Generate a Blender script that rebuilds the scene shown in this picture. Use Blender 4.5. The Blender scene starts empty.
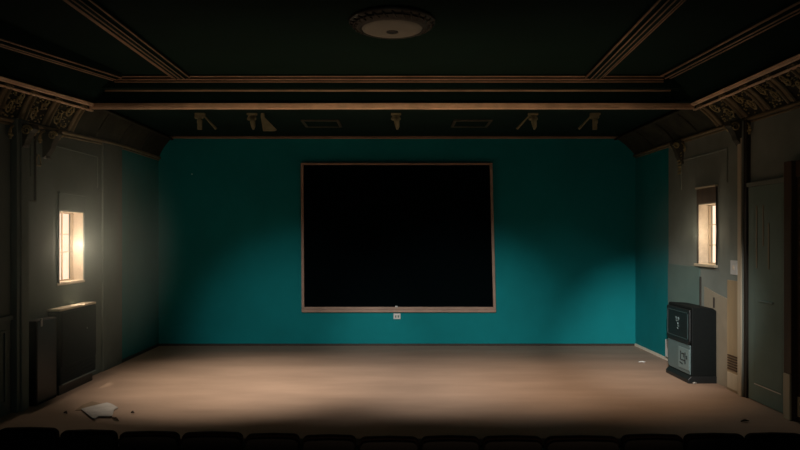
import bpy, bmesh, math, random
from mathutils import Vector, Matrix
PI = math.pi
random.seed(7)
S = bpy.context.scene
COL = S.collection

# ---------------------------------------------------------------- camera
cam = bpy.data.cameras.new('camera')
cam.sensor_width = 36.0
cam.lens = 693.0 / 800.0 * 36.0
cam.shift_x = 3.0 / 800.0
cam.shift_y = 12.0 / 800.0
cam.clip_start = 0.05
camo = bpy.data.objects.new('camera', cam)
COL.objects.link(camo)
camo.location = (0, 0, 1.85)
camo.rotation_euler = (PI / 2, 0, 0)
S.camera = camo

# ---------------------------------------------------------------- world, lights, exposure
w = bpy.data.worlds.new('world'); S.world = w; w.use_nodes = True
w.node_tree.nodes['Background'].inputs[0].default_value = (0.02, 0.03, 0.03, 1)
w.node_tree.nodes['Background'].inputs[1].default_value = 0.0
S.view_settings.view_transform = 'Standard'
S.view_settings.look = 'None'
S.view_settings.exposure = 0.0
S.view_settings.gamma = 1.0
S.view_settings.use_curve_mapping = False
S.cycles.max_bounces = 8
S.cycles.diffuse_bounces = 4
S.cycles.volume_bounces = 1
S.cycles.sample_clamp_indirect = 4.0

def spot(name, loc, target, power, angle, blend, color, size):
    l = bpy.data.lights.new(name, 'SPOT')
    l.energy = power; l.spot_size = math.radians(angle); l.spot_blend = blend
    l.color = color; l.shadow_soft_size = size
    o = bpy.data.objects.new(name, l); COL.objects.link(o)
    o.location = loc
    o.rotation_euler = (Vector(target) - Vector(loc)).to_track_quat('-Z', 'Y').to_euler()
    return o
# the hall's stage spotlights, hung under the ceiling above the seats
for k_, (x_, y_, z_, p_, a_) in enumerate(((-1.6, 11.6, -.05, 1250, 23), (0.9, 11.6, -.1, 2200, 24), (2.5, 11.6, -.25, 600, 24), (4.0, 10.9, .1, 3600, 17))):
    spot('stage_spotlight', (-1.2 + .5 * k_, 0.6, 3.75), (x_, y_, z_), p_, a_, 1.0, (1.0, 0.97, 0.95), 0.06)
# spots without fixtures, added at the ceiling step to brighten the stage floor
for k_, (x_, p_, c_) in enumerate(((-2.1, 620, (1.0, .83, .68)), (-0.5, 200, (1.0, .86, .76)), (1.0, 250, (1.0, .82, .68)), (2.5, 240, (1.0, .68, .44)))):
    spot('stage_downlight', (x_, 7.8, 3.80), (x_ * .97, 8.75, 0.0), p_, 62, 1.0, c_, 0.05)
def area(name, loc, target, power, sx, sy, color, spread=180):
    l = bpy.data.lights.new(name, 'AREA'); l.shape = 'RECTANGLE'
    l.size = sx; l.size_y = sy; l.energy = power; l.color = color; l.spread = math.radians(spread)
    o = bpy.data.objects.new(name, l); COL.objects.link(o)
    o.location = loc
    o.rotation_euler = (Vector(target) - Vector(loc)).to_track_quat('-Z', 'Y').to_euler()
    return o
# small spot added under the soffit, without a fixture, brightening the right wall
spot('corner_spotlight', (1.9, 10.9, 3.45), (4.1, 8.2, 0.20), 75, 56, 1.0, (1.0, 0.90, 0.76), 0.04)
# fill lamps added behind the seats and in the pit, lifting walls and mouldings
area('house_light', (0.0, -2.0, 2.6), (0.5, 9.0, 1.2), 9, 3.0, 1.0, (0.80, 0.95, 0.88))
area('footlights', (0.0, 4.6, -0.5), (0.0, 8.2, 3.8), 15, 5.0, 0.3, (1.0, 0.66, 0.42), 50)
# point lamps added just inside the side windows for the glow around them
def window_fill(name, loc, power):
    l = bpy.data.lights.new(name, 'POINT'); l.energy = power; l.color = (1.0, 0.80, 0.58); l.shadow_soft_size = 0.02
    o = bpy.data.objects.new(name, l); COL.objects.link(o); o.location = loc
window_fill('window_daylight_left', (-3.955, 8.62, 1.74), 12)
spot('window_beam_left', (-4.12, 8.60, 1.90), (-3.98, 8.62, 1.0), 55, 17, 0.5, (1.0, 0.84, 0.62), 0.02)  # spot added in the window reveal to brighten the heater top
window_fill('window_daylight_right', (3.97, 9.08, 1.90), 4)

# ---------------------------------------------------------------- materials
def mat(name, col, rough=0.7, var=0.0, scale=8.0, bump=0.0, spec=0.3, metal=0.0, emit=None, es=0.0, stretch=None, col2=None):
    m = bpy.data.materials.new(name); m.use_nodes = True
    nt = m.node_tree; b = nt.nodes['Principled BSDF']
    b.inputs['Base Color'].default_value = (*col, 1)
    b.inputs['Roughness'].default_value = rough
    b.inputs['Metallic'].default_value = metal
    b.inputs['Specular IOR Level'].default_value = spec
    if emit:
        b.inputs['Emission Color'].default_value = (*emit, 1)
        b.inputs['Emission Strength'].default_value = es
    if var > 0 or bump > 0:
        tc = nt.nodes.new('ShaderNodeTexCoord'); mp = nt.nodes.new('ShaderNodeMapping')
        nt.links.new(tc.outputs['Object'], mp.inputs[0])
        if stretch: mp.inputs['Scale'].default_value = stretch
        n = nt.nodes.new('ShaderNodeTexNoise'); n.inputs['Scale'].default_value = scale
        n.inputs['Detail'].default_value = 6.0; n.inputs['Roughness'].default_value = 0.6
        nt.links.new(mp.outputs[0], n.inputs['Vector'])
        if var > 0:
            r = nt.nodes.new('ShaderNodeValToRGB')
            c2 = col2 or tuple(c * (1 - var) for c in col)
            c1 = tuple(min(1, c * (1 + var * 0.4)) for c in col)
            r.color_ramp.elements[0].position = 0.3; r.color_ramp.elements[0].color = (*c2, 1)
            r.color_ramp.elements[1].position = 0.7; r.color_ramp.elements[1].color = (*c1, 1)
            nt.links.new(n.outputs['Fac'], r.inputs[0]); nt.links.new(r.outputs[0], b.inputs['Base Color'])
        if bump > 0:
            bp = nt.nodes.new('ShaderNodeBump'); bp.inputs['Strength'].default_value = bump
            bp.inputs['Distance'].default_value = 0.02
            nt.links.new(n.outputs['Fac'], bp.inputs['Height']); nt.links.new(bp.outputs[0], b.inputs['Normal'])
    return m

TEAL = mat('teal_plaster', (0.004, 0.20, 0.215), 0.85, 0.12, 1.5, 0.05, 0.15)
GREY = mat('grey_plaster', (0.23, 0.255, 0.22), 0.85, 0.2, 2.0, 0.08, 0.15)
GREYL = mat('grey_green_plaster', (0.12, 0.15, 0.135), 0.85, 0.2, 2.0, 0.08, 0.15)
FLOORM = mat('dusty_stage_boards', (0.37, 0.265, 0.195), 0.75, 0.2, 1.2, 0.08, 0.2, stretch=(0.5, 1.6, 1))
PITM = mat('dark_carpet', (0.015, 0.013, 0.013), 0.95, 0.3, 20, 0.2, 0.1)
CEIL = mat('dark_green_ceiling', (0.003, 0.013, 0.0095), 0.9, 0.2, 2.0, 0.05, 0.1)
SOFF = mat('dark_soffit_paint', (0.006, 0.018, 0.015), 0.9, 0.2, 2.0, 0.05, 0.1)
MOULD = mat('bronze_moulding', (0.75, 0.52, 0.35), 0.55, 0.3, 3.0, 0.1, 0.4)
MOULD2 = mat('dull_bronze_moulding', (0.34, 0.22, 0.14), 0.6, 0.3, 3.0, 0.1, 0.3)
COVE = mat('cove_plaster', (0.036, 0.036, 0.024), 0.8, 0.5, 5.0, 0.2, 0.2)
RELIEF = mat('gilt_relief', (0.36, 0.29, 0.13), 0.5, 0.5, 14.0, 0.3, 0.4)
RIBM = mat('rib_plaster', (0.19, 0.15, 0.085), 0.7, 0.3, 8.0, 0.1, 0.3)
CORB = mat('dark_corbel_plaster', (0.05, 0.047, 0.033), 0.7, 0.4, 10.0, 0.2, 0.3)
BRK = mat('pale_bracket_plaster', (0.15, 0.14, 0.085), 0.7, 0.3, 12.0, 0.2, 0.2)
FRAME = mat('screen_frame_wood', (0.36, 0.24, 0.17), 0.5, 0.2, 6.0, 0.05, 0.4)
SCREEN = mat('black_screen', (0.0012, 0.003, 0.0035), 0.8, 0, 1, 0, 0.0)
WHITE = mat('white_plastic', (0.62, 0.62, 0.58), 0.5, 0.05, 20)
CREAM = mat('cream_paint', (0.75, 0.66, 0.52), 0.6, 0.1, 8)
TAN = mat('tan_wood_panel', (0.40, 0.30, 0.17), 0.6, 0.25, 2.0, 0.05, 0.3, stretch=(3, 3, 0.4))
TANL = mat('pale_tan_trim', (0.58, 0.49, 0.34), 0.6, 0.15, 2.0, 0.03, 0.3, stretch=(3, 3, 0.4))
BOARD = mat('dusty_tan_board', (0.36, 0.31, 0.22), 0.7, 0.15, 2.0, 0.03, 0.2)
LTEAL = mat('grey_teal_paint', (0.13, 0.20, 0.175), 0.8, 0.15, 2.0, 0.05, 0.2)
DOORM = mat('grey_green_door_paint', (0.19, 0.26, 0.22), 0.6, 0.15, 1.5, 0.05, 0.3)
DGAP = mat('dark_wood_trim', (0.035, 0.028, 0.02), 0.6, 0.2, 5)
BROWN = mat('brown_door_frame_wood', (0.10, 0.06, 0.033), 0.55, 0.3, 3.0, 0.1, 0.3, stretch=(3, 3, 0.4))
NAVY = mat('dark_blue_enamel', (0.004, 0.010, 0.013), 0.7, 0.2, 3.0, 0.03, 0.15)
BLK = mat('black_plastic', (0.008, 0.010, 0.010), 0.45, 0, 1, 0, 0.4)
BLK2 = mat('black_vinyl', (0.0025, 0.0045, 0.004), 0.7, 0.3, 30, 0.1, 0.2)
SILV = mat('grey_silver_panel', (0.10, 0.15, 0.15), 0.4, 0.1, 5, 0.02, 0.5)
SILVD = mat('dim_silver_edge', (0.04, 0.065, 0.065), 0.4)
SILV2 = mat('pale_silver_plate', (0.16, 0.23, 0.23), 0.35, 0.1, 5, 0.02, 0.5)
CHROME = mat('scratched_metal', (0.55, 0.55, 0.52), 0.3, 0, 1, 0, 0.5, 0.8)
SEATM = mat('dark_maroon_upholstery', (0.007, 0.003, 0.0025), 0.85, 0.4, 30, 0.2, 0.1)
SEATW = mat('black_seat_shell', (0.003, 0.0025, 0.0025), 0.8, 0.2, 6)
PAPER = mat('dirty_paper', (0.52, 0.50, 0.47), 0.9, 0.2, 9)
PAPER2 = mat('brown_stained_paper', (0.26, 0.19, 0.125), 0.9, 0.2, 9)
DARKBIT = mat('dark_debris', (0.06, 0.045, 0.032), 0.9)
OPAL = mat('dusty_opal_glass', (0.20, 0.195, 0.165), 0.5, 0.1, 4, 0.0, 0.4)
LAMPR = mat('lamp_ring_bronze', (0.03, 0.027, 0.02), 0.5, 0.3, 8, 0.1, 0.4)
PANE = mat('daylit_frosted_pane', (0.05, 0.05, 0.05), 0.5, emit=(1.0, 0.72, 0.52), es=1.5)
JAMB = mat('weathered_jamb_paint', (0.62, 0.55, 0.44), 0.7, 0.2, 10)
MUNT = mat('window_bar_paint', (0.42, 0.34, 0.24), 0.6)

# ---------------------------------------------------------------- mesh helpers
class MB:
    def __init__(s): s.v = []; s.f = []
    def add(s, vs, fs):
        n = len(s.v); s.v += [tuple(v) for v in vs]; s.f += [tuple(i + n for i in f) for f in fs]; return s
    def box(s, x0, x1, y0, y1, z0, z1):
        if x0 > x1: x0, x1 = x1, x0
        return s.hexa([(x0, y0, z0), (x1, y0, z0), (x1, y1, z0), (x0, y1, z0), (x0, y0, z1), (x1, y0, z1), (x1, y1, z1), (x0, y1, z1)])
    def hexa(s, p):
        return s.add(p, [(0, 3, 2, 1), (4, 5, 6, 7), (0, 1, 5, 4), (1, 2, 6, 5), (2, 3, 7, 6), (3, 0, 4, 7)])
    def loft(s, rings, close=True, caps=True):
        n = len(rings[0]); vs = [p for r in rings for p in r]; fs = []
        for i in range(len(rings) - 1):
            for j in range(n if close else n - 1):
                k = (j + 1) % n
                fs.append((i * n + j, i * n + k, (i + 1) * n + k, (i + 1) * n + j))
        if caps:
            fs.append(tuple(range(n - 1, -1, -1))); fs.append(tuple((len(rings) - 1) * n + j for j in range(n)))
        return s.add(vs, fs)
    def tube(s, pts, r, n=8):
        pts = [Vector(p) for p in pts]; rings = []
        up0 = Vector((0, 0, 1))
        for i, p in enumerate(pts):
            d = (pts[min(i + 1, len(pts) - 1)] - pts[max(i - 1, 0)]).normalized()
            u = up0 if abs(d.dot(up0)) < 0.95 else Vector((1, 0, 0))
            a = d.cross(u).normalized(); b = a.cross(d).normalized()
            rr = r[i] if isinstance(r, (list, tuple)) else r
            rings.append([tuple(p + a * math.cos(2 * PI * k / n) * rr + b * math.sin(2 * PI * k / n) * rr) for k in range(n)])
        return s.loft(rings)
    def lathe(s, prof, c, n=40):
        rings = [[(c[0] + r * math.cos(2 * PI * k / n), c[1] + r * math.sin(2 * PI * k / n), c[2] + z) for k in range(n)] for r, z in prof]
        return s.loft(rings)
    def prism(s, poly, f0, f1):
        # poly 2D list; f0/f1 map (u,v)->3D for the two ends
        return s.loft([[f0(*p) for p in poly], [f1(*p) for p in poly]])
    def blob(s, c, rx, ry, rz, n=10, m=6):
        rings = []
        for i in range(1, m):
            t = PI * i / m
            rings.append([(c[0] + rx * math.sin(t) * math.cos(2 * PI * k / n), c[1] + ry * math.sin(t) * math.sin(2 * PI * k / n), c[2] + rz * math.cos(t)) for k in range(n)])
        return s.loft(rings)
    def build(s, name, m, parent=None, smooth=False, bevel=0.0, seg=2):
        me = bpy.data.meshes.new(name); me.from_pydata(s.v, [], s.f)
        bm = bmesh.new(); bm.from_mesh(me); bmesh.ops.recalc_face_normals(bm, faces=bm.faces[:]); bm.to_mesh(me); bm.free()
        me.materials.append(m)
        if smooth:
            for p in me.polygons: p.use_smooth = True
        o = bpy.data.objects.new(name, me); COL.objects.link(o)
        if parent: o.parent = parent
        if bevel:
            b = o.modifiers.new('bevel', 'BEVEL'); b.width = bevel; b.segments = seg; b.limit_method = 'ANGLE'
        return o
def empty(name, loc=(0, 0, 0), rz=0.0):
    o = bpy.data.objects.new(name, None); COL.objects.link(o); o.location = loc; o.rotation_euler = (0, 0, rz); o.empty_display_size = 0.1
    return o
def tag(o, label, cat, group=None):
    o['label'] = label; o['category'] = cat
    if group: o['group'] = group
    return o
def struct(o, label=None, cat=None):
    o['kind'] = 'structure'
    if label: o['label'] = label
    if cat: o['category'] = cat
    return o
def copy_tree(o, parent=None):
    c = o.copy(); COL.objects.link(c); c.parent = parent
    for ch in list(o.children): copy_tree(ch, c)
    return c

# ---------------------------------------------------------------- room shell
W = 4.06; YB = 11.8; YR = -4.0; PIT = -0.75; TOP = 4.0; STG = 6.36
struct(MB().box(-W - .3, W + .3, YB, YB + .2, -.02, TOP).build('wall_back', TEAL), 'deep teal plaster wall behind the stage', 'wall')
struct(MB().box(-W, W, STG, YB, -.06, 0.0).build('floor', FLOORM), 'dusty brown stage floor in front of the teal wall', 'floor')
struct(MB().box(-W, W, STG, STG + .06, PIT, -.06).build('trim_9', DGAP), 'dark riser under the front edge of the stage floor', 'stage riser')
struct(MB().box(-W, W, YR, STG, PIT - .1, PIT).build('floor_auditorium', PITM), 'dark carpeted floor under the row of seats', 'floor')
struct(MB().box(-W - .3, W + .3, YR - .2, YR, PIT, TOP).build('wall_rear', GREYL), 'plain rear wall of the hall behind the camera', 'wall')

WIN = {1: (8.80, 9.33, 1.49, 2.285), -1: (8.31, 8.97, 1.295, 2.165)}
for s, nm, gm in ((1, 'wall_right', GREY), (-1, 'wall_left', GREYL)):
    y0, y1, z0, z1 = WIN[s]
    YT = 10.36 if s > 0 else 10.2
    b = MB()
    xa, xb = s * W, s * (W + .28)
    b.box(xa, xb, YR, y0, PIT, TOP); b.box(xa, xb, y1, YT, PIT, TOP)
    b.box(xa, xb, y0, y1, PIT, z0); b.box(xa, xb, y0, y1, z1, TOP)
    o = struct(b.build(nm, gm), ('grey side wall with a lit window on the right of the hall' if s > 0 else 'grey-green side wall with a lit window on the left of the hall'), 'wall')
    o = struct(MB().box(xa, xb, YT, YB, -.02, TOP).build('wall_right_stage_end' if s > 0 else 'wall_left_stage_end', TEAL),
               ('teal end of the right side wall next to the back corner' if s > 0 else 'dark teal end of the left side wall next to the back corner'), 'wall')

# ---------------------------------------------------------------- ceiling
def U(s, y):
    if s > 0: return Vector((3.73, y, 3.53))
    k = max(0.0, min(8.756 - y, 3.2))
    return Vector((-(3.84 + .03 * k), y, 3.53 - .056 * k))
def L(s, y):
    if s > 0: return Vector((W, y, 3.235 - .01 * max(0, 10.2 - y)))
    return Vector((-W, y, 3.20 - .043 * max(0, min(10.2 - y, 4.6))))
def cove_pt(s, y, t, off=0.0):
    a = U(s, y); b = L(s, y); p = a.lerp(b, t)
    n = Vector((s * .62, 0, .78))
    return p + n * (.022 * math.sin(PI * t) - off)
YC0 = 5.2
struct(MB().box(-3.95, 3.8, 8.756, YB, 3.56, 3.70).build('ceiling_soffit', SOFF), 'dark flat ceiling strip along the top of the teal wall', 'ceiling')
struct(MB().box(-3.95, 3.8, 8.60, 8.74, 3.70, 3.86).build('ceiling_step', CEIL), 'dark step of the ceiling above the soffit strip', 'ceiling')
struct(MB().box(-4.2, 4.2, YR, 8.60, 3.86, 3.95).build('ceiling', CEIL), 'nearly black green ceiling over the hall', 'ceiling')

def cornice_x(y, z, x0, x1, profile):
    # profile: list of (dy,dz,h,d) boxes/beads running along x, projecting towards the camera
    b = MB()
    for (dy, dz, r) in profile:
        b.tube([(x0 + (x1 - x0) * k / 8.0, y + dy, z + dz) for k in range(9)], r, 10)
    return b
# bright main moulding on the soffit's front edge
b = MB().box(-3.86, 3.73, 8.70, 8.758, 3.465, 3.53)
for dz, r in ((.0, .012), (.020, .016), (.042, .015), (.058, .011)):
    b.tube([(-3.86, 8.70, 3.464 + dz), (0, 8.70, 3.464 + dz), (3.73, 8.70, 3.464 + dz)], r, 8)
struct(b.build('trim_1', MOULD, smooth=True), 'bright bronze moulding across the front edge of the soffit', 'moulding')
b = MB().box(-3.75, 3.5, 8.735, 8.757, 3.53, 3.70)
struct(b.build('trim_2', CEIL), 'dark fascia board above the bright moulding', 'fascia')
b = cornice_x(8.72, 3.695, -3.74, 3.44, ((0, 0, .015), (-.015, .02, .008)))
struct(b.build('trim_3', MOULD2, smooth=True), 'thin bronze bead above the bright moulding', 'moulding')
b = cornice_x(8.58, 3.80, -3.5, 3.3, ((0, 0, .010), (-.02, .032, .008), (0.0, -.03, .006)))
struct(b.build('trim_4', MOULD2, smooth=True), 'uppermost thin bronze beads across the ceiling step', 'moulding')
b = MB().box(-W, W, YB - .05, YB, 3.54, 3.565)
b.tube([(-W, YB - .05, 3.535), (0, YB - .05, 3.53), (W, YB - .05, 3.535)], .016, 8)
struct(b.build('trim_5', MOULD2), 'thin cornice where the teal wall meets the soffit', 'cornice')

# outer ceiling ribs (far end, near end) and slopes between cove and rib
def lerp_ext(a, b, y):
    t = (y - a[1]) / (b[1] - a[1]); return Vector((a[0] + (b[0] - a[0]) * t, y, a[2] + (b[2] - a[2]) * t))
OUT = {1: ((3.32, 8.5, 3.82), (3.43, 6.44, 3.82)), -1: ((-3.46, 8.5, 3.80), (-3.70, 6.93, 3.715))}
def ridge(a, bpt, w, beads, depth=.05):
    # a moulded rib: flat board with parallel beads under it
    a = Vector(a); bpt = Vector(bpt); d = (bpt - a).normalized(); side = d.cross(Vector((0, 0, 1))).normalized()
    m = MB()
    def ring(c, hw, z0, z1): return [tuple(c - side * hw + Vector((0, 0, z0))), tuple(c + side * hw + Vector((0, 0, z0))), tuple(c + side * hw + Vector((0, 0, z1))), tuple(c - side * hw + Vector((0, 0, z1)))]
    m.loft([ring(a, w / 2, 0, .16), ring(bpt, w / 2, 0, .16)])
    m.loft([ring(a + d * .03, w * .3, -depth * .5, 0.01), ring(bpt, w * .3, -depth * .5, 0.01)])
    bm_ = MB()
    for (off, dz, r) in beads:
        bm_.tube([a + side * off + Vector((0, 0, dz)), (a + bpt) / 2 + side * off + Vector((0, 0, dz)), bpt + side * off + Vector((0, 0, dz))], r, 8)
    return m, bm_
for s in (1, -1):
    a, c = OUT[s]; near = lerp_ext(a, c, YC0)
    m, b2 = ridge(a, near, .18, ((-.085, 0, .010), (-.03, -.026, .008), (.03, -.026, .010), (.085, 0, .012)))
    rb = m.build('trim_6' if s < 0 else 'trim_7', SOFF); b2.build('bead_moulding', MOULD2, rb, smooth=True)
    struct(rb, ('outer ceiling rib nearest the left coffered cove' if s < 0 else 'outer ceiling rib nearest the right coffered cove'), 'ceiling rib')
    # slope panel
    m = MB(); ys = [YB - 3.06 + .0, 7.8, 7.0, 6.2, YC0]
    r1 = [tuple(U(s, y) + Vector((-s * .02, 0, .03))) for y in ys] + []
    r2 = [tuple(lerp_ext(a, c, y) + Vector((0, 0, .09))) for y in ys]
    r3 = [tuple(Vector(p) + Vector((s * .06, 0, .05))) for p in r2]; r4 = [tuple(Vector(p) + Vector((s * .06, 0, .05))) for p in r1]
    m.loft([list(t) for t in zip(r1, r2, r3, r4)])
    struct(m.build('ceiling_slope_right' if s > 0 else 'ceiling_slope_left', CEIL), ('dark sloping ceiling strip beside the right coffered cove' if s > 0 else 'dark sloping ceiling strip beside the left coffered cove'), 'ceiling')
for s, a, c in ((-1, (-2.67, 8.56, 3.82), (-2.66, 5.76, 3.82)), (1, (2.44, 8.56, 3.82), (2.29, 5.76, 3.82))):
    near = lerp_ext(a, c, 4.6)
    m, b2 = ridge(a, near, .22, ((-.105, 0, .008), (-.055, -.024, .007), (0.0, -.028, .007), (.055, -.024, .008), (.105, 0, .011)))
    rb = m.build('trim_10' if s < 0 else 'trim_11', SOFF); b2.build('bead_moulding', MOULD2, rb, smooth=True)
    struct(rb, ('moulded ceiling rib left of the round ceiling lamp' if s < 0 else 'moulded ceiling rib right of the round ceiling lamp'), 'ceiling rib')

# coves with ribs, reliefs and mouldings
NT = 8
for s in (1, -1):
    sd = 'right' if s > 0 else 'left'
    ys = [YB, 11, 10.2, 9.4, 8.756, 8.0, 7.2, 6.4, YC0]
    root = struct(empty('cove_' + sd, (s * W, 8.0, 3.0)), 'curved coffered plaster cove along the top of the ' + sd + ' wall', 'cove')
    off = Vector((s * W, 8.0, 3.0))
    def part(m, name, mt, **k):
        m.v = [tuple(Vector(v) - off) for v in m.v]; return m.build(name, mt, root, **k)
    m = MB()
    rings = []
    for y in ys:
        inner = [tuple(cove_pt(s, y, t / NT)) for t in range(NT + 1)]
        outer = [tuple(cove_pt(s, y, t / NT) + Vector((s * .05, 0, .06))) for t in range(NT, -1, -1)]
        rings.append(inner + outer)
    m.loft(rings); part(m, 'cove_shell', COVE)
    # long mouldings following the upper edge
    def along(y0, y1, t, o, r, n=10):
        return [cove_pt(s, y0 + (y1 - y0) * k / n, t, o) for k in range(n + 1)]
    m = MB()
    m.tube(along(8.74, YC0, 0.0, .03, 0), .018, 8); m.tube(along(8.74, YC0, -.06, .035, 0), .011, 8)
    part(m, 'upper_moulding', MOULD, smooth=True)
    m = MB(); m.tube(along(8.8, YC0, .16, .03, 0), .011, 8); m.tube(along(8.8, YC0, .20, .02, 0), .007, 8)
    part(m, 'inner_moulding', MOULD, smooth=True)
    m = MB(); m.tube(along(YB, 8.74, 0.0, .02, 0), .02, 8)
    part(m, 'rear_upper_moulding', COVE, smooth=True)
    m = MB(); m.tube(along(YB, YC0, .97, .02, 0, 14), .022, 8); m.tube(along(YB, YC0, 1.06, .02, 0, 14), .014, 8)
    part(m, 'lower_moulding', RIBM, smooth=True)
    # cross ribs
    rys = [8.62, 8.02, 7.52, 7.05, 6.6, 6.15, 5.7] if s > 0 else [8.55, 7.95, 7.45, 6.98, 6.52, 6.05, 5.6]
    for y in rys:
        m = MB()
        for dy in (-.055, .055):
            m.tube([cove_pt(s, y + dy, t / 10, .02) for t in range(1, 10)], .018, 6)
        poly = []
        rings = []
        for t in range(1, 10):
            p = cove_pt(s, y, t / 10, .012); q = cove_pt(s, y, t / 10, -.01)
            rings.append([tuple(p + Vector((0, -.06, 0))), tuple(p + Vector((0, .06, 0))), tuple(q + Vector((0, .06, 0))), tuple(q + Vector((0, -.06, 0)))])
        m.loft(rings); part(m, 'cove_rib', RIBM)
    for y in (9.3, 10.1, 10.9):
        m = MB(); m.tube([cove_pt(s, y, t / 10, .008) for t in range(1, 10)], .014, 6); part(m, 'cove_rib', COVE)
    # scroll reliefs in the coffers
    for i in range(len(rys) - 1):
        ya, yb = rys[i] - .09, rys[i + 1] + .09
        m = MB(); rnd = random.Random(20 + i + (50 if s > 0 else 0))
        for (cu, ct, hand) in ((.28, .35, 1), (.72, .62, -1)):
            pts = []; rr = []
            for k in range(22):
                a_ = k / 21 * 3.3 * PI; ra = .17 * (1 - k / 25)
                u = cu + ra * math.cos(a_ * hand) * 1.1; t = ct + ra * math.sin(a_) * 1.15
                pts.append(cove_pt(s, ya + (yb - ya) * u, min(.92, max(.1, t)), .018)); rr.append(.011 * (1 - k / 40))
            m.tube(pts, rr, 5)
        for k in range(44):
            u = rnd.uniform(.05, .95); t = rnd.uniform(.24, .9); p = cove_pt(s, ya + (yb - ya) * u, t, .012)
            m.blob(p, rnd.uniform(.006, .014), rnd.uniform(.008, .018), rnd.uniform(.006, .014), 6, 4)
        part(m, 'scroll_relief', RELIEF, smooth=True)

# ---------------------------------------------------------------- baseboards and wall strips
struct(MB().box(-W, W, YB - .02, YB, 0, .035).build('baseboard_back', DGAP), 'low dark baseboard along the teal wall', 'baseboard')
struct(MB().box(W - .02, W, 10.36, YB - .02, 0, .04).build('baseboard_right', CREAM), 'pale baseboard along the teal end of the right wall', 'baseboard')
struct(MB().box(-W, -W + .02, 10.2, YB - .02, 0, .04).build('baseboard_left', DGAP), 'dark baseboard along the teal end of the left wall', 'baseboard')
# right wall strips
struct(MB().box(W - .018, W, 9.24, 9.27, 0, 1.32).build('trim_12', DGAP, bevel=.004), 'thin dark vertical batten on the right wall below the window', 'batten')
struct(MB().box(W - .012, W, 9.27, 10.36, 0, 1.45).build('trim_13', LTEAL, bevel=.004), 'grey-teal painted panel of the right wall behind the loudspeaker', 'wall panel')
# left pilaster by the teal end
struct(MB().box(-W, -W + .025, 9.52, 10.18, 0, 3.2).build('trim_14', GREYL, bevel=.008), 'shallow flat pilaster at the teal end of the left wall', 'pilaster')
m = MB().box(-W, -W + .07, 7.28, 7.52, 0, 3.1); m.box(-W, -W + .09, 7.33, 7.47, .0, 3.1)
struct(m.build('trim_15', GREYL, bevel=.01), 'narrow stepped pilaster near the left edge of the hall', 'pilaster')
# left wainscot
m = MB().box(-W, -W + .03, 5.5, 7.28, .98, 1.03)
for (a_, b_) in ((5.75, 6.35), (6.5, 7.18)):
    m.box(-W, -W + .018, a_, b_, .86, .89); m.box(-W, -W + .018, a_, b_, .12, .15)
    m.box(-W, -W + .018, a_, a_ + .03, .15, .86); m.box(-W, -W + .018, b_ - .03, b_, .15, .86)
struct(m.build('trim_16', GREYL, bevel=.004), 'dado rail and framed wainscot panels on the left wall', 'wainscot')
# upper framed panels of side walls
for s in (1, -1):
    m = MB()
    spans = ((8.5, 9.9),) if s > 0 else ((7.66, 9.4),)
    for a_, b_ in spans:
        for (za, zb, ya, yb) in ((2.93, 2.945, a_, b_), (2.52, 2.93, a_, a_ + .015), (2.52, 2.93, b_ - .015, b_)):
            m.box(s * W, s * (W - .012), ya, yb, za, zb)
    struct(m.build('trim_17' if s > 0 else 'trim_18', GREY if s > 0 else GREYL), 'thin raised panel outline above the ' + ('right' if s > 0 else 'left') + ' window', 'wall moulding')

# ---------------------------------------------------------------- windows
for s in (-1, 1):
    y0, y1, z0, z1 = WIN[s]; n = 1 if s < 0 else 2; sd = 'left' if s < 0 else 'right'
    root = struct(empty('window_%d' % n, (s * W, (y0 + y1) / 2, z0)), 'small glowing window with thin bars in the %s wall' % sd, 'window')
    off = Vector(root.location)
    def part(m, name, mt, **k):
        m.v = [tuple(Vector(v) - off) for v in m.v]; return m.build(name, mt, root, **k)
    X = lambda d: s * (W + d)
    part(MB().box(X(.19), X(.20), y0, y1, z0, z1), 'pane', PANE)
    m = MB()
    f = .02
    m.box(X(.13), X(.16), y0, y0 + f, z0, z1).box(X(.13), X(.16), y1 - f, y1, z0, z1)
    m.box(X(.13), X(.16), y0, y1, z0, z0 + f).box(X(.13), X(.16), y0, y1, z1 - f, z1)
    part(m, 'window_frame', MUNT)
    m = MB(); ym = (y0 + y1) / 2 + (.0 if s > 0 else .05)
    m.box(X(.135), X(.15), ym - .006, ym + .006, z0, z1)
    for k in ((.42, .68) if s < 0 else (.32, .66)):
        zz = z0 + (z1 - z0) * k; m.box(X(.135), X(.15), y0, y1, zz - .005, zz + .005)
    part(m, 'glazing_bars', MUNT)
    m = MB()
    m.box(X(.002), X(.16), y0 + .001, y0 + .006, z0, z1).box(X(.002), X(.16), y1 - .006, y1 - .001, z0, z1).box(X(.002), X(.16), y0, y1, z1 - .006, z1 - .001)
    part(m, 'jamb_lining', JAMB)
    part(MB().box(X(-.05 if s > 0 else -.006), X(.16), y0 - .03, y1 + .04, z0 - .03, z0 + .004), 'window_sill', CREAM if s < 0 else TANL, bevel=.006)
    m = MB().box(X(-.015), X(0), y0 - .02, y0, z0, z1 + .2).box(X(-.015), X(0), y1, y1 + .02, z0, z1 + .2)
    part(m, 'casing', DGAP if s > 0 else GREYL)
    m = MB().box(X(-.02), X(0), y0 - .02, y1 + .02, z1 + .005, z1 + .21)
    part(m, 'header_panel', BROWN if s > 0 else GREYL, bevel=.004)
    part(MB().box(X(-.035), X(0), y0 - .03, y1 + .03, z1 + .21, z1 + .23), 'header_cap', TANL if s > 0 else GREYL)

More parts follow.
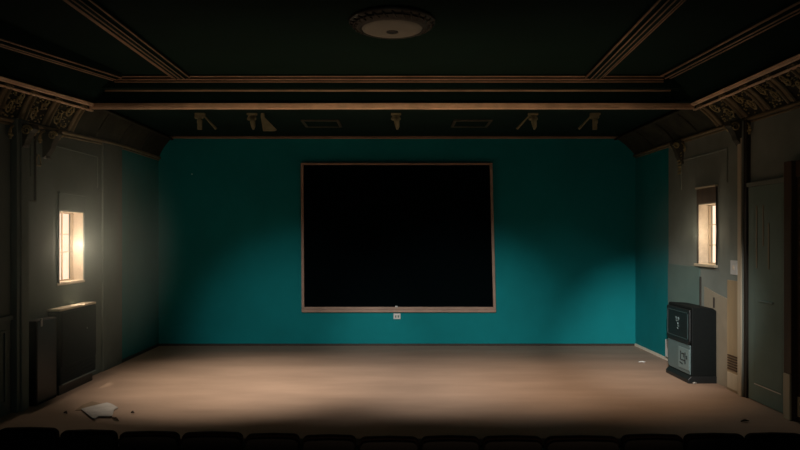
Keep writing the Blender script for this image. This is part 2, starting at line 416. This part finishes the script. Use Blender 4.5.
# ---------------------------------------------------------------- projection screen / framed board
def BK(px, py, d=.06):
    y = YB - d; return ((px - 397) * y / 693.0, y, 1.85 - (py - 237) * y / 693.0)
x0t, x1t, x0b, x1b, zt, zb = -1.63, 1.615, -1.615, 1.675, 3.105, .575
root = empty('framed_screen', (0.02, YB - .003, zb))
tag(root, 'large black rectangular screen in a thin brown frame hung on the teal wall', 'screen')
off = Vector(root.location)
def P(m, name, mt, root=root, **k):
    o_ = Vector(root.location); m.v = [tuple(Vector(v) - o_) for v in m.v]; return m.build(name, mt, root, **k)
ya, yb = YB - .075, YB - .003
def bar(p0, p1, p2, p3, y0=None, y1=None):
    y0 = ya if y0 is None else y0; y1 = yb if y1 is None else y1
    return [(p0[0], y0, p0[1]), (p1[0], y0, p1[1]), (p1[0], y1, p1[1]), (p0[0], y1, p0[1]), (p3[0], y0, p3[1]), (p2[0], y0, p2[1]), (p2[0], y1, p2[1]), (p3[0], y1, p3[1])]
t = .045
m = MB()
m.hexa(bar((x0b + .03, zb + .09), (x1b - .03, zb + .09), (x1t - .02, zt - .03), (x0t + .02, zt - .03), YB - .045, YB - .01))
P(m, 'screen_surface', SCREEN)
P(MB().hexa(bar((x0t, zt - t * .75), (x1t, zt - t * .75), (x1t, zt + .0), (x0t, zt))), 'top_rail', FRAME, bevel=.006)
m = MB().hexa(bar((x0b, zb + .08), (x0b + t, zb + .08), (x0t + t, zt - t * .75), (x0t, zt - t * .75)))
P(m, 'side_rail', FRAME, bevel=.006)
m = MB().hexa(bar((x1b - t, zb + .08), (x1b, zb + .08), (x1t, zt - t * .75), (x1t - t, zt - t * .75)))
P(m, 'side_rail', FRAME, bevel=.006)
m = MB().box(x0b, x1b, ya, yb, zb, zb + .055); m.box(x0b, x1b, ya + .015, yb, zb + .055, zb + .09); m.box(x0b, x1b, ya - .02, yb, zb + .045, zb + .06)
P(m, 'ledge', FRAME, bevel=.005)
P(MB().box(-.03, .01, ya - .01, yb - .02, zb + .085, zb + .11), 'latch', WHITE, bevel=.004)

# white outlet under the screen
r_ = empty('wall_outlet', (0, YB - .001, .45)); tag(r_, 'small white wall outlet just below the screen on the teal wall', 'outlet')
P(MB().box(-.06, .06, YB - .03, YB - .001, .455, .55), 'plate', WHITE, r_, bevel=.006)
m = MB().box(-.035, -.01, YB - .034, YB - .028, .48, .52).box(.01, .035, YB - .034, YB - .028, .48, .52)
P(m, 'socket', LTEAL, r_)
tag(MB().lathe([(0.001, 0), (.012, .002), (.012, .006)], (0, 0, 0), 10).build('wall_pin', WHITE), 'tiny white pin high on the dark left part of the back wall', 'pin')
o = bpy.data.objects['wall_pin']; o.rotation_euler = (PI / 2, 0, 0); o.location = (-3.49, YB - .0, 2.92)

# ---------------------------------------------------------------- soffit brackets and vents
def ceiling_bracket(x, y, lean, label, form):
    r = empty('ceiling_bracket', (x, y, 3.56)); tag(r, label, 'bracket', 'plaster brackets under the soffit')
    MB().box(-.07, .07, -.03, .03, -.03, 0).build('mounting_plate', BRK, r, bevel=.006)
    m = MB()
    if form == 'leaf':
        m.blob((0, 0, -.055), .06, .03, .035, 8, 5); m.blob((-.035, -.01, -.08), .035, .02, .03, 8, 5); m.blob((.035, -.01, -.08), .03, .02, .03, 8, 5)
        m.tube([(0, 0, -.05), (.01, -.01, -.12), (.02, -.01, -.19), (.02, 0, -.23)], [.03, .038, .03, .012], 8)
    else:
        m.box(-.03, .025, -.02, .02, -.23, -.02); m.blob((-.045, 0, -.05), .035, .025, .04, 8, 5); m.blob((.03, 0, -.05), .03, .022, .035, 8, 5)
        m.blob((0, -.015, -.12), .04, .02, .05, 8, 5)
    m.build('carved_drop', BRK, r, smooth=(form == 'leaf'))
    if lean:
        dx = .14 * lean
        m = MB().tube([(dx * .35, .0, -.03), (dx * 1.0, -.005, -.13), (dx * 1.6, 0, -.22)], [.012, .016, .02], 6)
        m.build('diagonal_stay', BRK, r)
    return r
YK = 9.56
def bx_(px): return (px - 397) * YK / 693.0
ceiling_bracket(bx_(200), YK, 1, 'pale carved bracket hanging from the soffit, leftmost of the row', 'block')
ceiling_bracket(bx_(252), YK, 0, 'pale leaf-shaped bracket hanging second from left under the soffit', 'leaf')
ceiling_bracket(bx_(396), YK, 0, 'pale carved bracket hanging from the soffit above the middle of the screen', 'leaf')
ceiling_bracket(bx_(533), YK, -1, 'pale bracket with a long diagonal stay under the soffit, right of the screen', 'leaf')
ceiling_bracket(bx_(595), YK, -1, 'pale bracket with a diagonal stay hanging rightmost under the soffit', 'block')
m = MB().prism([(0, 0), (.05, 0), (.22, -.17), (.19, -.19), (.03, -.19)], lambda u, v: (u, -.015, v), lambda u, v: (u, .015, v))
m.box(.0, .05, -.02, .02, -.01, .06)
o = m.build('hanging_plaster_wedge', BRK, bevel=.004); o.location = (bx_(261), YK, 3.50)
tag(o, 'broken wedge of plaster hanging beside the second bracket under the soffit', 'plaster fragment')
for px, lab in ((322, 'faint louvred vent in the soffit above the left part of the screen'), (471, 'faint louvred vent in the soffit above the right part of the screen')):
    x = (px - 397) * 10.4 / 693.0
    r = empty('ceiling_vent', (x, 10.4, 3.56)); tag(r, lab, 'vent', 'soffit vents')
    m = MB().box(-.28, .28, -.3, -.26, -.02, 0).box(-.28, .28, .26, .3, -.02, 0).box(-.28, -.24, -.26, .26, -.02, 0).box(.24, .28, -.26, .26, -.02, 0)
    m.build('vent_frame', CORB, r)
    m = MB()
    for k in range(7): m.box(-.24, .24, -.22 + k * .07, -.19 + k * .07, -.015, 0)
    m.build('vent_slats', SOFF, r)

# ---------------------------------------------------------------- round ceiling lamp
r = empty('ceiling_lamp', (-.046, 6.41, 3.86)); tag(r, 'round unlit ceiling lamp with carved bronze ring and dusty glass', 'ceiling lamp')
MB().lathe([(.37, 0), (.40, -.01), (.40, -.03), (.375, -.045), (.36, -.05), (.34, -.07), (.315, -.085), (.30, -.095), (.285, -.09), (.28, -.06), (.25, 0)], (0, 0, 0), 56).build('lamp_ring', LAMPR, r, smooth=True)
m = MB()
for k in range(28):
    a_ = 2 * PI * k / 28; c_, s_ = math.cos(a_), math.sin(a_)
    m.tube([(c_ * .385, s_ * .385, -.04), (math.cos(a_ + .06) * .36, math.sin(a_ + .06) * .36, -.062), (math.cos(a_ + .13) * .33, math.sin(a_ + .13) * .33, -.08)], [.008, .012, .006], 5)
m.tube([(.357 * math.cos(2 * PI * k / 40), .357 * math.sin(2 * PI * k / 40), -.062) for k in range(41)], .008, 5)
m.build('carved_ornament', LAMPR, r, smooth=True)
MB().lathe([(.286, -.075), (.275, -.092), (.22, -.105), (.12, -.113), (.03, -.116), (.005, -.116)], (0, 0, 0), 48).build('glass_diffuser', OPAL, r, smooth=True)
MB().lathe([(.056, -.10), (.058, -.116), (.045, -.122), (.02, -.126), (.004, -.127)], (0, 0, 0), 20).build('finial', BLK, r, smooth=True)

# ---------------------------------------------------------------- wall corbels with hanging leaf drops
def corbel(s, y, z, drop, sc, label):
    r = empty('wall_corbel', (s * (W - .001), y, z)); tag(r, label, 'corbel', 'carved corbels under the coves')
    d = -s
    m = MB()
    poly = [(0, 0), (.20 * sc, 0), (.21 * sc, -.05), (.17 * sc, -.09), (.13 * sc, -.16), (.11 * sc, -.22), (.05 * sc, -.30), (0, -.33)]
    m.prism(poly, lambda u, v: (d * u, -.06 * sc, v), lambda u, v: (d * u, .06 * sc, v)); m.build('corbel_body', CORB, r, bevel=.008)
    for hand in (-1, 1):
        m = MB(); pts = []; rr = []
        for k in range(24):
            a_ = k / 23 * 3.4 * PI; ra = .055 * sc * (1 - k / 28)
            pts.append((d * (.14 * sc + ra * math.cos(a_)), hand * .075 * sc, -.07 + ra * math.sin(a_))); rr.append(.013 * (1 - k / 40))
        m.tube(pts, rr, 6); m.build('scroll', RELIEF, r, smooth=True)
        m = MB(); pts = [(d * .03, hand * .06 * sc, -.02)]; rr = [.014]
        for k in range(1, 20):
            a_ = k / 19 * 2.6 * PI; ra = .075 * sc * (1 - k / 24)
            pts.append((d * .03, hand * (.10 + .09 * min(1, k / 8) + ra * math.sin(a_) * .8) * sc, -.10 - .03 * k / 19 + ra * math.cos(a_))); rr.append(.012 * (1 - k / 34))
        m.tube(pts, rr, 6)
        for k in (3, 7, 10, 14, 18): p_ = pts[k]; m.blob((p_[0] + d * .004, p_[1], p_[2]), .012, .024, .018, 7, 4)
        m.build('leaf_tendril', RELIEF, r, smooth=True)
    m = MB(); rnd = random.Random(int(y * 100))
    n = int(drop / .045)
    for k in range(n):
        zz = -.18 - k * .045; ww = .035 * (1 - .55 * k / n)
        for hand in (-1, 1):
            m.tube([(d * .03, 0, zz), (d * .055, hand * ww, zz - .01), (d * .035, hand * ww * 1.7, zz + .02)], [.012, .014, .004], 5)
        m.blob((d * .045, rnd.uniform(-.01, .01), zz), .018, .018, .02, 7, 4)
    m.build('leaf_drop', RELIEF if s > 0 else CORB, r, smooth=True)
    return r
corbel(1, 8.10, 3.20, .52, 1.0, 'carved corbel with long leaf drop above the pilaster beside the right door')
corbel(1, 9.85, 3.21, .35, .8, 'smaller carved corbel on the right wall beyond the window')
corbel(-1, 7.40, 3.05, .40, 1.0, 'carved corbel with leaf drop on the narrow pilaster at far left')
corbel(-1, 7.98, 3.08, .22, .9, 'carved corbel under the left cove between pilaster and lit window')
# loose ring ornament on left wall
m = MB(); m.tube([(0, .05 * math.cos(a), .06 * math.sin(a) - .02 * math.cos(2 * a)) for a in [2 * PI * k / 16 for k in range(17)]], .008, 6)
o = m.build('heart_ring_ornament', RELIEF, smooth=True); o.location = (-W + .009, 7.83, 2.70)
tag(o, 'small ring-shaped ornament fixed on the left wall under the corbels', 'ornament')
m = MB().box(-.012, .012, -.10, -.085, -.42, .42).box(-.012, .012, .085, .10, -.42, .42).box(-.012, .012, -.10, .10, -.42, -.40)
o = m.build('trim_19', DGAP); o.location = (-W + .012, 7.66, 2.66); struct(o, 'narrow dark vertical panel moulding beside the left pilaster', 'moulding')

# ---------------------------------------------------------------- right pilaster, switch, tan panels, door
m = MB().box(W - .03, W, 8.02, 8.42, 0, 3.2); m.box(W - .06, W, 8.02, 8.12, 0, 3.2)
struct(m.build('trim_20', GREY, bevel=.006), 'grey pilaster between the right window and the door', 'pilaster')
struct(MB().box(W - .075, W - .058, 8.03, 8.115, 0.0, 3.0).build('trim_21', TANL, bevel=.005), 'pale tan edge strip running down the right pilaster', 'trim strip')
struct(MB().box(W - .05, W, 7.955, 8.02, 0, 3.2).build('trim_22', DGAP, bevel=.004), 'dark vertical gap strip between pilaster and door', 'trim strip')
r = empty('pilaster_panel', (W - .03, 8.28, .0)); tag(r, 'tall tan lower panel with louvred vent on the right pilaster', 'panel')
MB().box(-.02, 0, -.15, .14, 0.0, 1.33).build('panel_board', TAN, r, bevel=.004)
MB().box(-.028, -.018, -.13, .12, 0.03, .22).build('kick_board', TANL, r, bevel=.003)
m = MB()
for k in range(6): m.box(-.032, -.018, -.12, .11, .26 + k * .032, .275 + k * .032)
m.build('vent_louvres', BROWN, r)
r = empty('light_switch', (W - .03, 8.28, 1.40)); tag(r, 'pale square switch plate on the pilaster beside the right door', 'switch')
MB().box(-.014, 0, -.09, .07, 0, .17).build('switch_plate', WHITE, r, bevel=.004)
MB().box(-.022, -.012, -.03, .01, .06, .11).build('rocker', CREAM, r, bevel=.003)
# tan board behind the speaker
r = empty('tan_wall_board', (W - .001, 8.80, .25)); tag(r, 'tan board fixed low on the right wall between loudspeaker and pilaster', 'wall board')
m = MB().prism([(-.32, -.25), (.33, -.25), (.33, .95), (-.05, .88), (-.32, .84)], lambda u, v: (-.014, u, v), lambda u, v: (0, u, v))
m.build('board', BOARD, r, bevel=.004)
MB().box(-.03, -.013, .02, .04, .70, .83).build('handle', DGAP, r, bevel=.003)
# small white box near floor in the corner behind speaker
o = MB().box(-.05, 0, -.13, .13, 0, .26).build('junction_box', WHITE, bevel=.008); o.location = (W - .014, 10.2, .07)
tag(o, 'small pale junction box low on the right wall behind the loudspeaker', 'junction box')

r = struct(empty('door_1', (W, 7.55, 0)), 'tall grey-green door in the right wall', 'door')
DW0, DW1, DH = -.42, .40, 2.42
MB().box(-.03, 0, DW0, DW1, 0.005, DH).build('door_leaf', DOORM, r, bevel=.005)
m = MB()
for (a_, b_, za, zb2) in ((-.30, .28, 1.42, 2.25), (-.30, .28, .22, 1.25)):
    m.box(-.032, -.028, a_, b_, za, za + .01).box(-.032, -.028, a_, b_, zb2, zb2 + .01).box(-.032, -.028, a_, a_ + .01, za, zb2).box(-.032, -.028, b_ - .01, b_, za, zb2)
m.build('panel_moulding', DOORM, r)
m = MB()
for yy, za, zb2 in ((.20, 1.5, 2.2), (.06, 1.75, 2.2), (-.05, 1.5, 2.0)): m.box(-.036, -.028, yy, yy + .02, za, zb2)
m.build('worn_streak', BOARD, r)
MB().box(-.05, -.03, -.14, .14, 1.135, 1.145).build('push_bar', CHROME, r)
MB().box(-.036, -.03, -.28, .26, .195, .203).build('kick_line', CHROME, r)
MB().box(-.05, 0, DW0 - .02, DW1 + .005, DH + .0, DH + .05).build('door_head', GREY, r, bevel=.005)
# brown frame nearer the camera
m = MB().box(W - .09, W, 6.98, 7.12, 0, 2.62); m.box(W - .05, W, 6.2, 6.98, 2.45, 2.62); m.box(W - .09, W, 6.1, 6.24, 0, 2.62)
struct(m.build('trim_23', BROWN, bevel=.01), 'brown wooden doorway frame at the far right edge', 'door frame')
struct(MB().box(W - .105, W - .085, 6.98, 7.10, 0, .46).build('trim_24', TANL, bevel=.004), 'pale tan plinth at the foot of the brown doorway frame', 'plinth')
r = struct(empty('door_2', (W - .001, 6.6, 0)), 'dark wooden door inside the brown frame at far right', 'door')
MB().box(-.03, 0, -.36, .38, 0, 2.45).build('door_leaf', BROWN, r)
MB().box(-.045, -.028, -.33, .35, .05, .25).build('kick_plate', TANL, r, bevel=.003)

# ---------------------------------------------------------------- stacked loudspeaker / cabinet on the right
r = empty('loudspeaker', (3.88, 9.13, 0)); tag(r, 'tall black two-tier loudspeaker cabinet standing by the right wall', 'loudspeaker')
hx, hy = .157, .38
# body: upper casing with a chamfered rear top corner
m = MB().prism([(-hx, .085), (hx, .085), (hx, .915), (hx - .05, .95), (-hx + .02, .965), (-hx, .955)], lambda u, v: (u, -hy, v), lambda u, v: (u, hy, v))
m.build('cabinet_body', BLK2, r, bevel=.012)
m = MB().prism([(-hy + .01, .52), (-hy + .05, .475), (hy - .05, .475), (hy - .01, .52), (hy - .01, .925), (-hy + .01, .925)], lambda u, v: (-hx - .028, u, v), lambda u, v: (-hx, u, v))
up = m.build('upper_front_panel', BLK, r, bevel=.012)
m = MB(); a0, a1, b0, b1 = -hy + .05, hy - .05, .54, .885; xx0, xx1 = -hx - .034, -hx - .027
m.box(xx0, xx1, a0, a1, b0, b0 + .01).box(xx0, xx1, a0, a1, b1 - .01, b1).box(xx0, xx1, a0, a0 + .014, b0, b1).box(xx0, xx1, a1 - .014, a1, b0, b1)
m.build('grille_border', SILVD, up)
# emblem strokes (y decreases to the right as the viewer sees it)
def strokes(par, xx, pts, rad, mt, name):
    m = MB()
    for st in pts: m.tube([(xx, -u, v) for u, v in st], rad, 5)
    return m.build(name, mt, par)
strokes(up, -hx - .032, [[(-.06, .79), (-.02, .80), (-.03, .77), (.0, .785)], [(-.04, .755), (.0, .745), (.03, .76)], [(.01, .73), (.03, .70), (.045, .725)], [(.02, .685), (.05, .68)], [(.04, .80), (.055, .77)], [(.0, .66), (.03, .645)]], .0055, SILV2, 'emblem')
m = MB().prism([(-hy + .02, .10), (hy - .05, .10), (hy - .02, .14), (hy - .02, .475), (-hy + .02, .475)], lambda u, v: (-hx - .016, u, v), lambda u, v: (-hx, u, v))
lo = m.build('lower_front_panel', SILV, r, bevel=.01)
MB().box(-hx - .026, -hx - .014, -.355, -.02, .15, .42).build('control_plate', SILV2, lo, bevel=.01, seg=3)
strokes(lo, -hx - .028, [[(.10, .37), (.10, .26), (.22, .26)], [(.14, .34), (.2, .35), (.2, .30)], [(.24, .37), (.24, .22)], [(.08, .22), (.16, .21)], [(.28, .33), (.30, .29)]], .008, BLK, 'emblem')
m = MB().prism([(-hx - .05, 0.0), (hx, 0.0), (hx, .09), (-hx - .01, .09), (-hx - .05, .05)], lambda u, v: (u, -hy - .005, v), lambda u, v: (u, hy - .04, v))
m.build('plinth', BLK, r, bevel=.008)
MB().blob((-.13, -hy - .02, .012), .03, .02, .012, 10, 5).build('glide_foot', CHROME, r, smooth=True)
m = MB().tube([(-.10, -hy - .01, .9), (-.10, -hy - .014, .1)], .003, 5)
# ---------------------------------------------------------------- left cabinet heater
r = empty('wall_heater', (-W + .001, 8.52, 0)); tag(r, 'dark blue metal wall heater cabinet with pale top below the left window', 'heater')
D = .15
MB().box(0, D, -.47, .47, .12, .985).build('cabinet_body', NAVY, r, bevel=.008)
MB().box(-.0, D + .004, -.475, .475, .985, 1.01).build('top_slab', CREAM, r, bevel=.003)  # pale colour helps the top look lit by the window
MB().box(D - .001, D + .012, -.46, .46, .33, .965).build('front_panel', NAVY, r, bevel=.008)
MB().box(D + .012, D + .02, .18, .20, .70, .715).build('knob', SILV2, r)
m = MB()
for k in range(3): m.box(D - .002, D + .010, -.45, .45, .18 + k * .045, .192 + k * .045)
m.build('louvres', NAVY, r)
MB().box(D - .004, D + .014, -.45, .45, .12, .132).build('bottom_edge_strip', SILV, r)
MB().box(0, D - .03, -.44, .44, 0, .12).build('plinth', BLK, r)
# small dark side cabinet between pilaster and heater
r = empty('side_locker', (-W + .001, 7.80, 0)); tag(r, 'black low locker tucked between the left pilaster and the dark blue heater', 'locker')
MB().box(0, .12, -.235, .225, 0, .93).build('locker_body', BLK2, r, bevel=.01)
MB().box(.12, .135, -.15, -.125, .86, .95).build('handle', WHITE, r, bevel=.003)
MB().box(.119, .126, -.22, .21, .03, .92).build('locker_door', BLK, r, bevel=.004)

# ---------------------------------------------------------------- papers and debris on the floor
def FP(px, py): y = 1.85 * 693 / (py - 237); return ((px - 397) * y / 693, y)
def sheet(name, pix, z, th, mt, label, cat, curl=0.0):
    c = FP(sum(p[0] for p in pix) / len(pix), sum(p[1] for p in pix) / len(pix))
    pts = [(FP(*p)[0] - c[0], FP(*p)[1] - c[1]) for p in pix]
    m = MB(); rnd = random.Random(len(pix))
    lift = [rnd.uniform(0, curl) for _ in pts]
    n = len(pts)
    vs = [(u, v, lift[i]) for i, (u, v) in enumerate(pts)] + [(u, v, lift[i] + th) for i, (u, v) in enumerate(pts)] + [(0, 0, 0), (0, 0, th)]
    fs = []
    for i in range(n):
        j = (i + 1) % n; fs += [(i, j, n + j, n + i), (2 * n, j, i), (2 * n + 1, n + i, n + j)]
    m.add(vs, fs); o = m.build(name, mt); o.location = (c[0], c[1], z)
    return tag(o, label, cat)
sheet('torn_paper', [(81, 410.5), (92, 408), (107, 404.5), (112, 405), (118, 408.5), (114, 411), (113, 415), (112, 418.5), (105, 418.3), (98, 418), (95, 421), (92, 420)], .004, .006, PAPER, 'larger torn grey sheet of paper lying on the stage floor', 'paper', .02)
sheet('paper_scrap', [(75, 411), (83, 405), (92, 402), (101, 403.5), (104, 405), (92, 407.5), (82, 410.5)], .001, .003, PAPER2, 'brownish paper scrap touching the larger torn sheet on the floor', 'paper', .008)
def twig(px0, py0, px1, py1, label, rad=.008):
    a_ = FP(px0, py0); b_ = FP(px1, py1); c = ((a_[0] + b_[0]) / 2, (a_[1] + b_[1]) / 2)
    m = MB().tube([(a_[0] - c[0], a_[1] - c[1], rad), (0, .01, rad * 1.6), (b_[0] - c[0], b_[1] - c[1], rad)], [rad * .6, rad, rad * .4], 6)
    o = m.build('debris_splinter', DARKBIT); o.location = (c[0], c[1], 0); tag(o, label, 'debris')
twig(112.5, 419, 118.5, 421.6, 'dark splinter at the near corner of the torn grey sheet', .012)
twig(64, 414, 67, 414.6, 'tiny dark crumb on the floor left of the torn paper', .014)
twig(131, 413.5, 134, 414, 'tiny dark crumb on the floor right of the torn paper', .012)
twig(741, 422.5, 749, 422, 'dark splinter on the floor near the grey-green door', .012)
o = MB().tube([(-.05, 0, .008), (0, .01, .012), (.05, -.005, .008)], [.006, .01, .005], 6).build('debris_splinter', WHITE)
c = FP(642, 362.5); o.location = (c[0], c[1], 0); tag(o, 'tiny pale splinter on the floor in the back right corner', 'debris')

# ---------------------------------------------------------------- row of theatre seats
def build_seat():
    r = empty('theatre_seat')
    hw = .5
    # backrest outline in XZ, unit half width .5 (scaled per seat), z from -.45 to 0
    def outline(hw, z0, z1, rad, n=5):
        pts = [(-hw, z0), (hw, z0)]
        for k in range(n + 1):
            a_ = k / n * PI / 2; pts.append((hw - rad + rad * math.cos(a_), z1 - rad * .8 + rad * .8 * math.sin(a_)))
        pts.append((0, z1 + .006))
        for k in range(n + 1):
            a_ = PI / 2 + k / n * PI / 2; pts.append((-hw + rad + rad * math.cos(a_), z1 - rad * .8 + rad * .8 * math.sin(a_)))
        return pts
    MB().prism(outline(.245, -.55, 0, .06), lambda u, v: (u, .0 - v * .10, v), lambda u, v: (u, .07 - v * .10, v)).build('backrest', SEATM, r, smooth=False, bevel=.02, seg=3)
    MB().prism(outline(.235, -.56, -.03, .06), lambda u, v: (u, -.02 - v * .10, v), lambda u, v: (u, .005 - v * .10, v)).build('back_shell', SEATW, r, bevel=.006)
    m = MB().box(-.205, .205, .13, .21, -.55, -.12); m.build('tip_up_cushion', SEATM, r, bevel=.03, seg=3)
    for sx in (-1, 1):
        MB().box(sx * .225 - .018, sx * .225 + .018, .10, .24, -.20, -.16).build('armrest', SEATW, r, bevel=.01)
        MB().box(sx * .225 - .014, sx * .225 + .014, .09, .22, -.92, -.20).build('side_stand', SEATW, r, bevel=.006)
    return r
seats = [(-3, 56, 429), (59, 115, 431.5), (118, 178, 433), (181, 242, 433.5), (245, 299, 435), (302, 356, 436.5), (359, 419, 438), (421, 480, 437.5), (483, 543, 437.5), (546, 620, 437.5), (623, 684, 436), (686, 746, 435), (748, 805, 434.5)]
ORD = ['first', 'second', 'third', 'fourth', 'fifth', 'sixth', 'seventh', 'eighth', 'ninth', 'tenth', 'eleventh', 'twelfth', 'thirteenth']
proto = build_seat()
zt_ = .17
for i, (pa, pb, py) in enumerate(seats):
    o = proto if i == 0 else copy_tree(proto)
    y = (1.85 - zt_) * 693 / (py - 237)
    xa = (pa - 397) * y / 693; xb = (pb - 397) * y / 693
    o.location = ((xa + xb) / 2, y, zt_); o.scale = ((xb - xa) / .49, 1, 1)
    if i == 0: lab = 'dark theatre seat at the left end of the front row, back seen'
    elif i == 12: lab = 'dark theatre seat at the right end of the front row, back seen'
    elif i == 9: lab = 'widest dark theatre seat of the front row, tenth from the left'
    else: lab = 'dark theatre seat, %s from the left in the front row' % ORD[i]
    tag(o, lab, 'theatre seat', 'row of theatre seats along the stage')

# ---------------------------------------------------------------- haze
def haze(name, c, rad, dens, label):
    # a soft-edged cloud of dust: density falls off from its middle
    m = bpy.data.materials.new(name); m.use_nodes = True; nt = m.node_tree
    nt.nodes.remove(nt.nodes['Principled BSDF'])
    v = nt.nodes.new('ShaderNodeVolumeScatter'); v.inputs['Anisotropy'].default_value = .2
    v.inputs['Color'].default_value = (.80, .98, .95, 1)
    tc = nt.nodes.new('ShaderNodeTexCoord'); g = nt.nodes.new('ShaderNodeTexGradient'); g.gradient_type = 'SPHERICAL'
    mp = nt.nodes.new('ShaderNodeMapping'); mp.inputs['Scale'].default_value = (1 / rad[0], 1 / rad[1], 1 / rad[2])
    nt.links.new(tc.outputs['Object'], mp.inputs[0]); nt.links.new(mp.outputs[0], g.inputs[0])
    mu = nt.nodes.new('ShaderNodeMath'); mu.operation = 'MULTIPLY'; mu.inputs[1].default_value = dens * 1.5; sq = nt.nodes.new('ShaderNodeMath'); sq.operation = 'POWER'; sq.inputs[1].default_value = 1.7
    nt.links.new(g.outputs['Fac'], sq.inputs[0]); nt.links.new(sq.outputs[0], mu.inputs[0]); nt.links.new(mu.outputs[0], v.inputs['Density'])
    nt.links.new(v.outputs[0], nt.nodes['Material Output'].inputs['Volume'])
    m.cycles.volume_step_rate = 1.0
    x0, x1 = (-W + .001, c[0] + rad[0]) if c[0] < 0 else (c[0] - rad[0], W - .001)
    o = MB().box(x0 - c[0], x1 - c[0], -min(rad[1], c[1] - 6.45), min(rad[1], YB - c[1] - .01), -c[2] + .04 if c[2] < rad[2] else -rad[2], min(rad[2], 3.53 - c[2])).build(name, m)
    o.location = c; o['kind'] = 'stuff'; o['label'] = label; o['category'] = 'haze'
    return o
haze('dusty_haze', (-3.9, 8.0, 1.80), (1.35, 2.5, 1.9), .20, 'glowing dusty haze around the left window')
haze('dusty_haze', (4.0, 9.08, 1.9), (.9, 1.6, 1.3), .05, 'faint dusty haze around the right window')
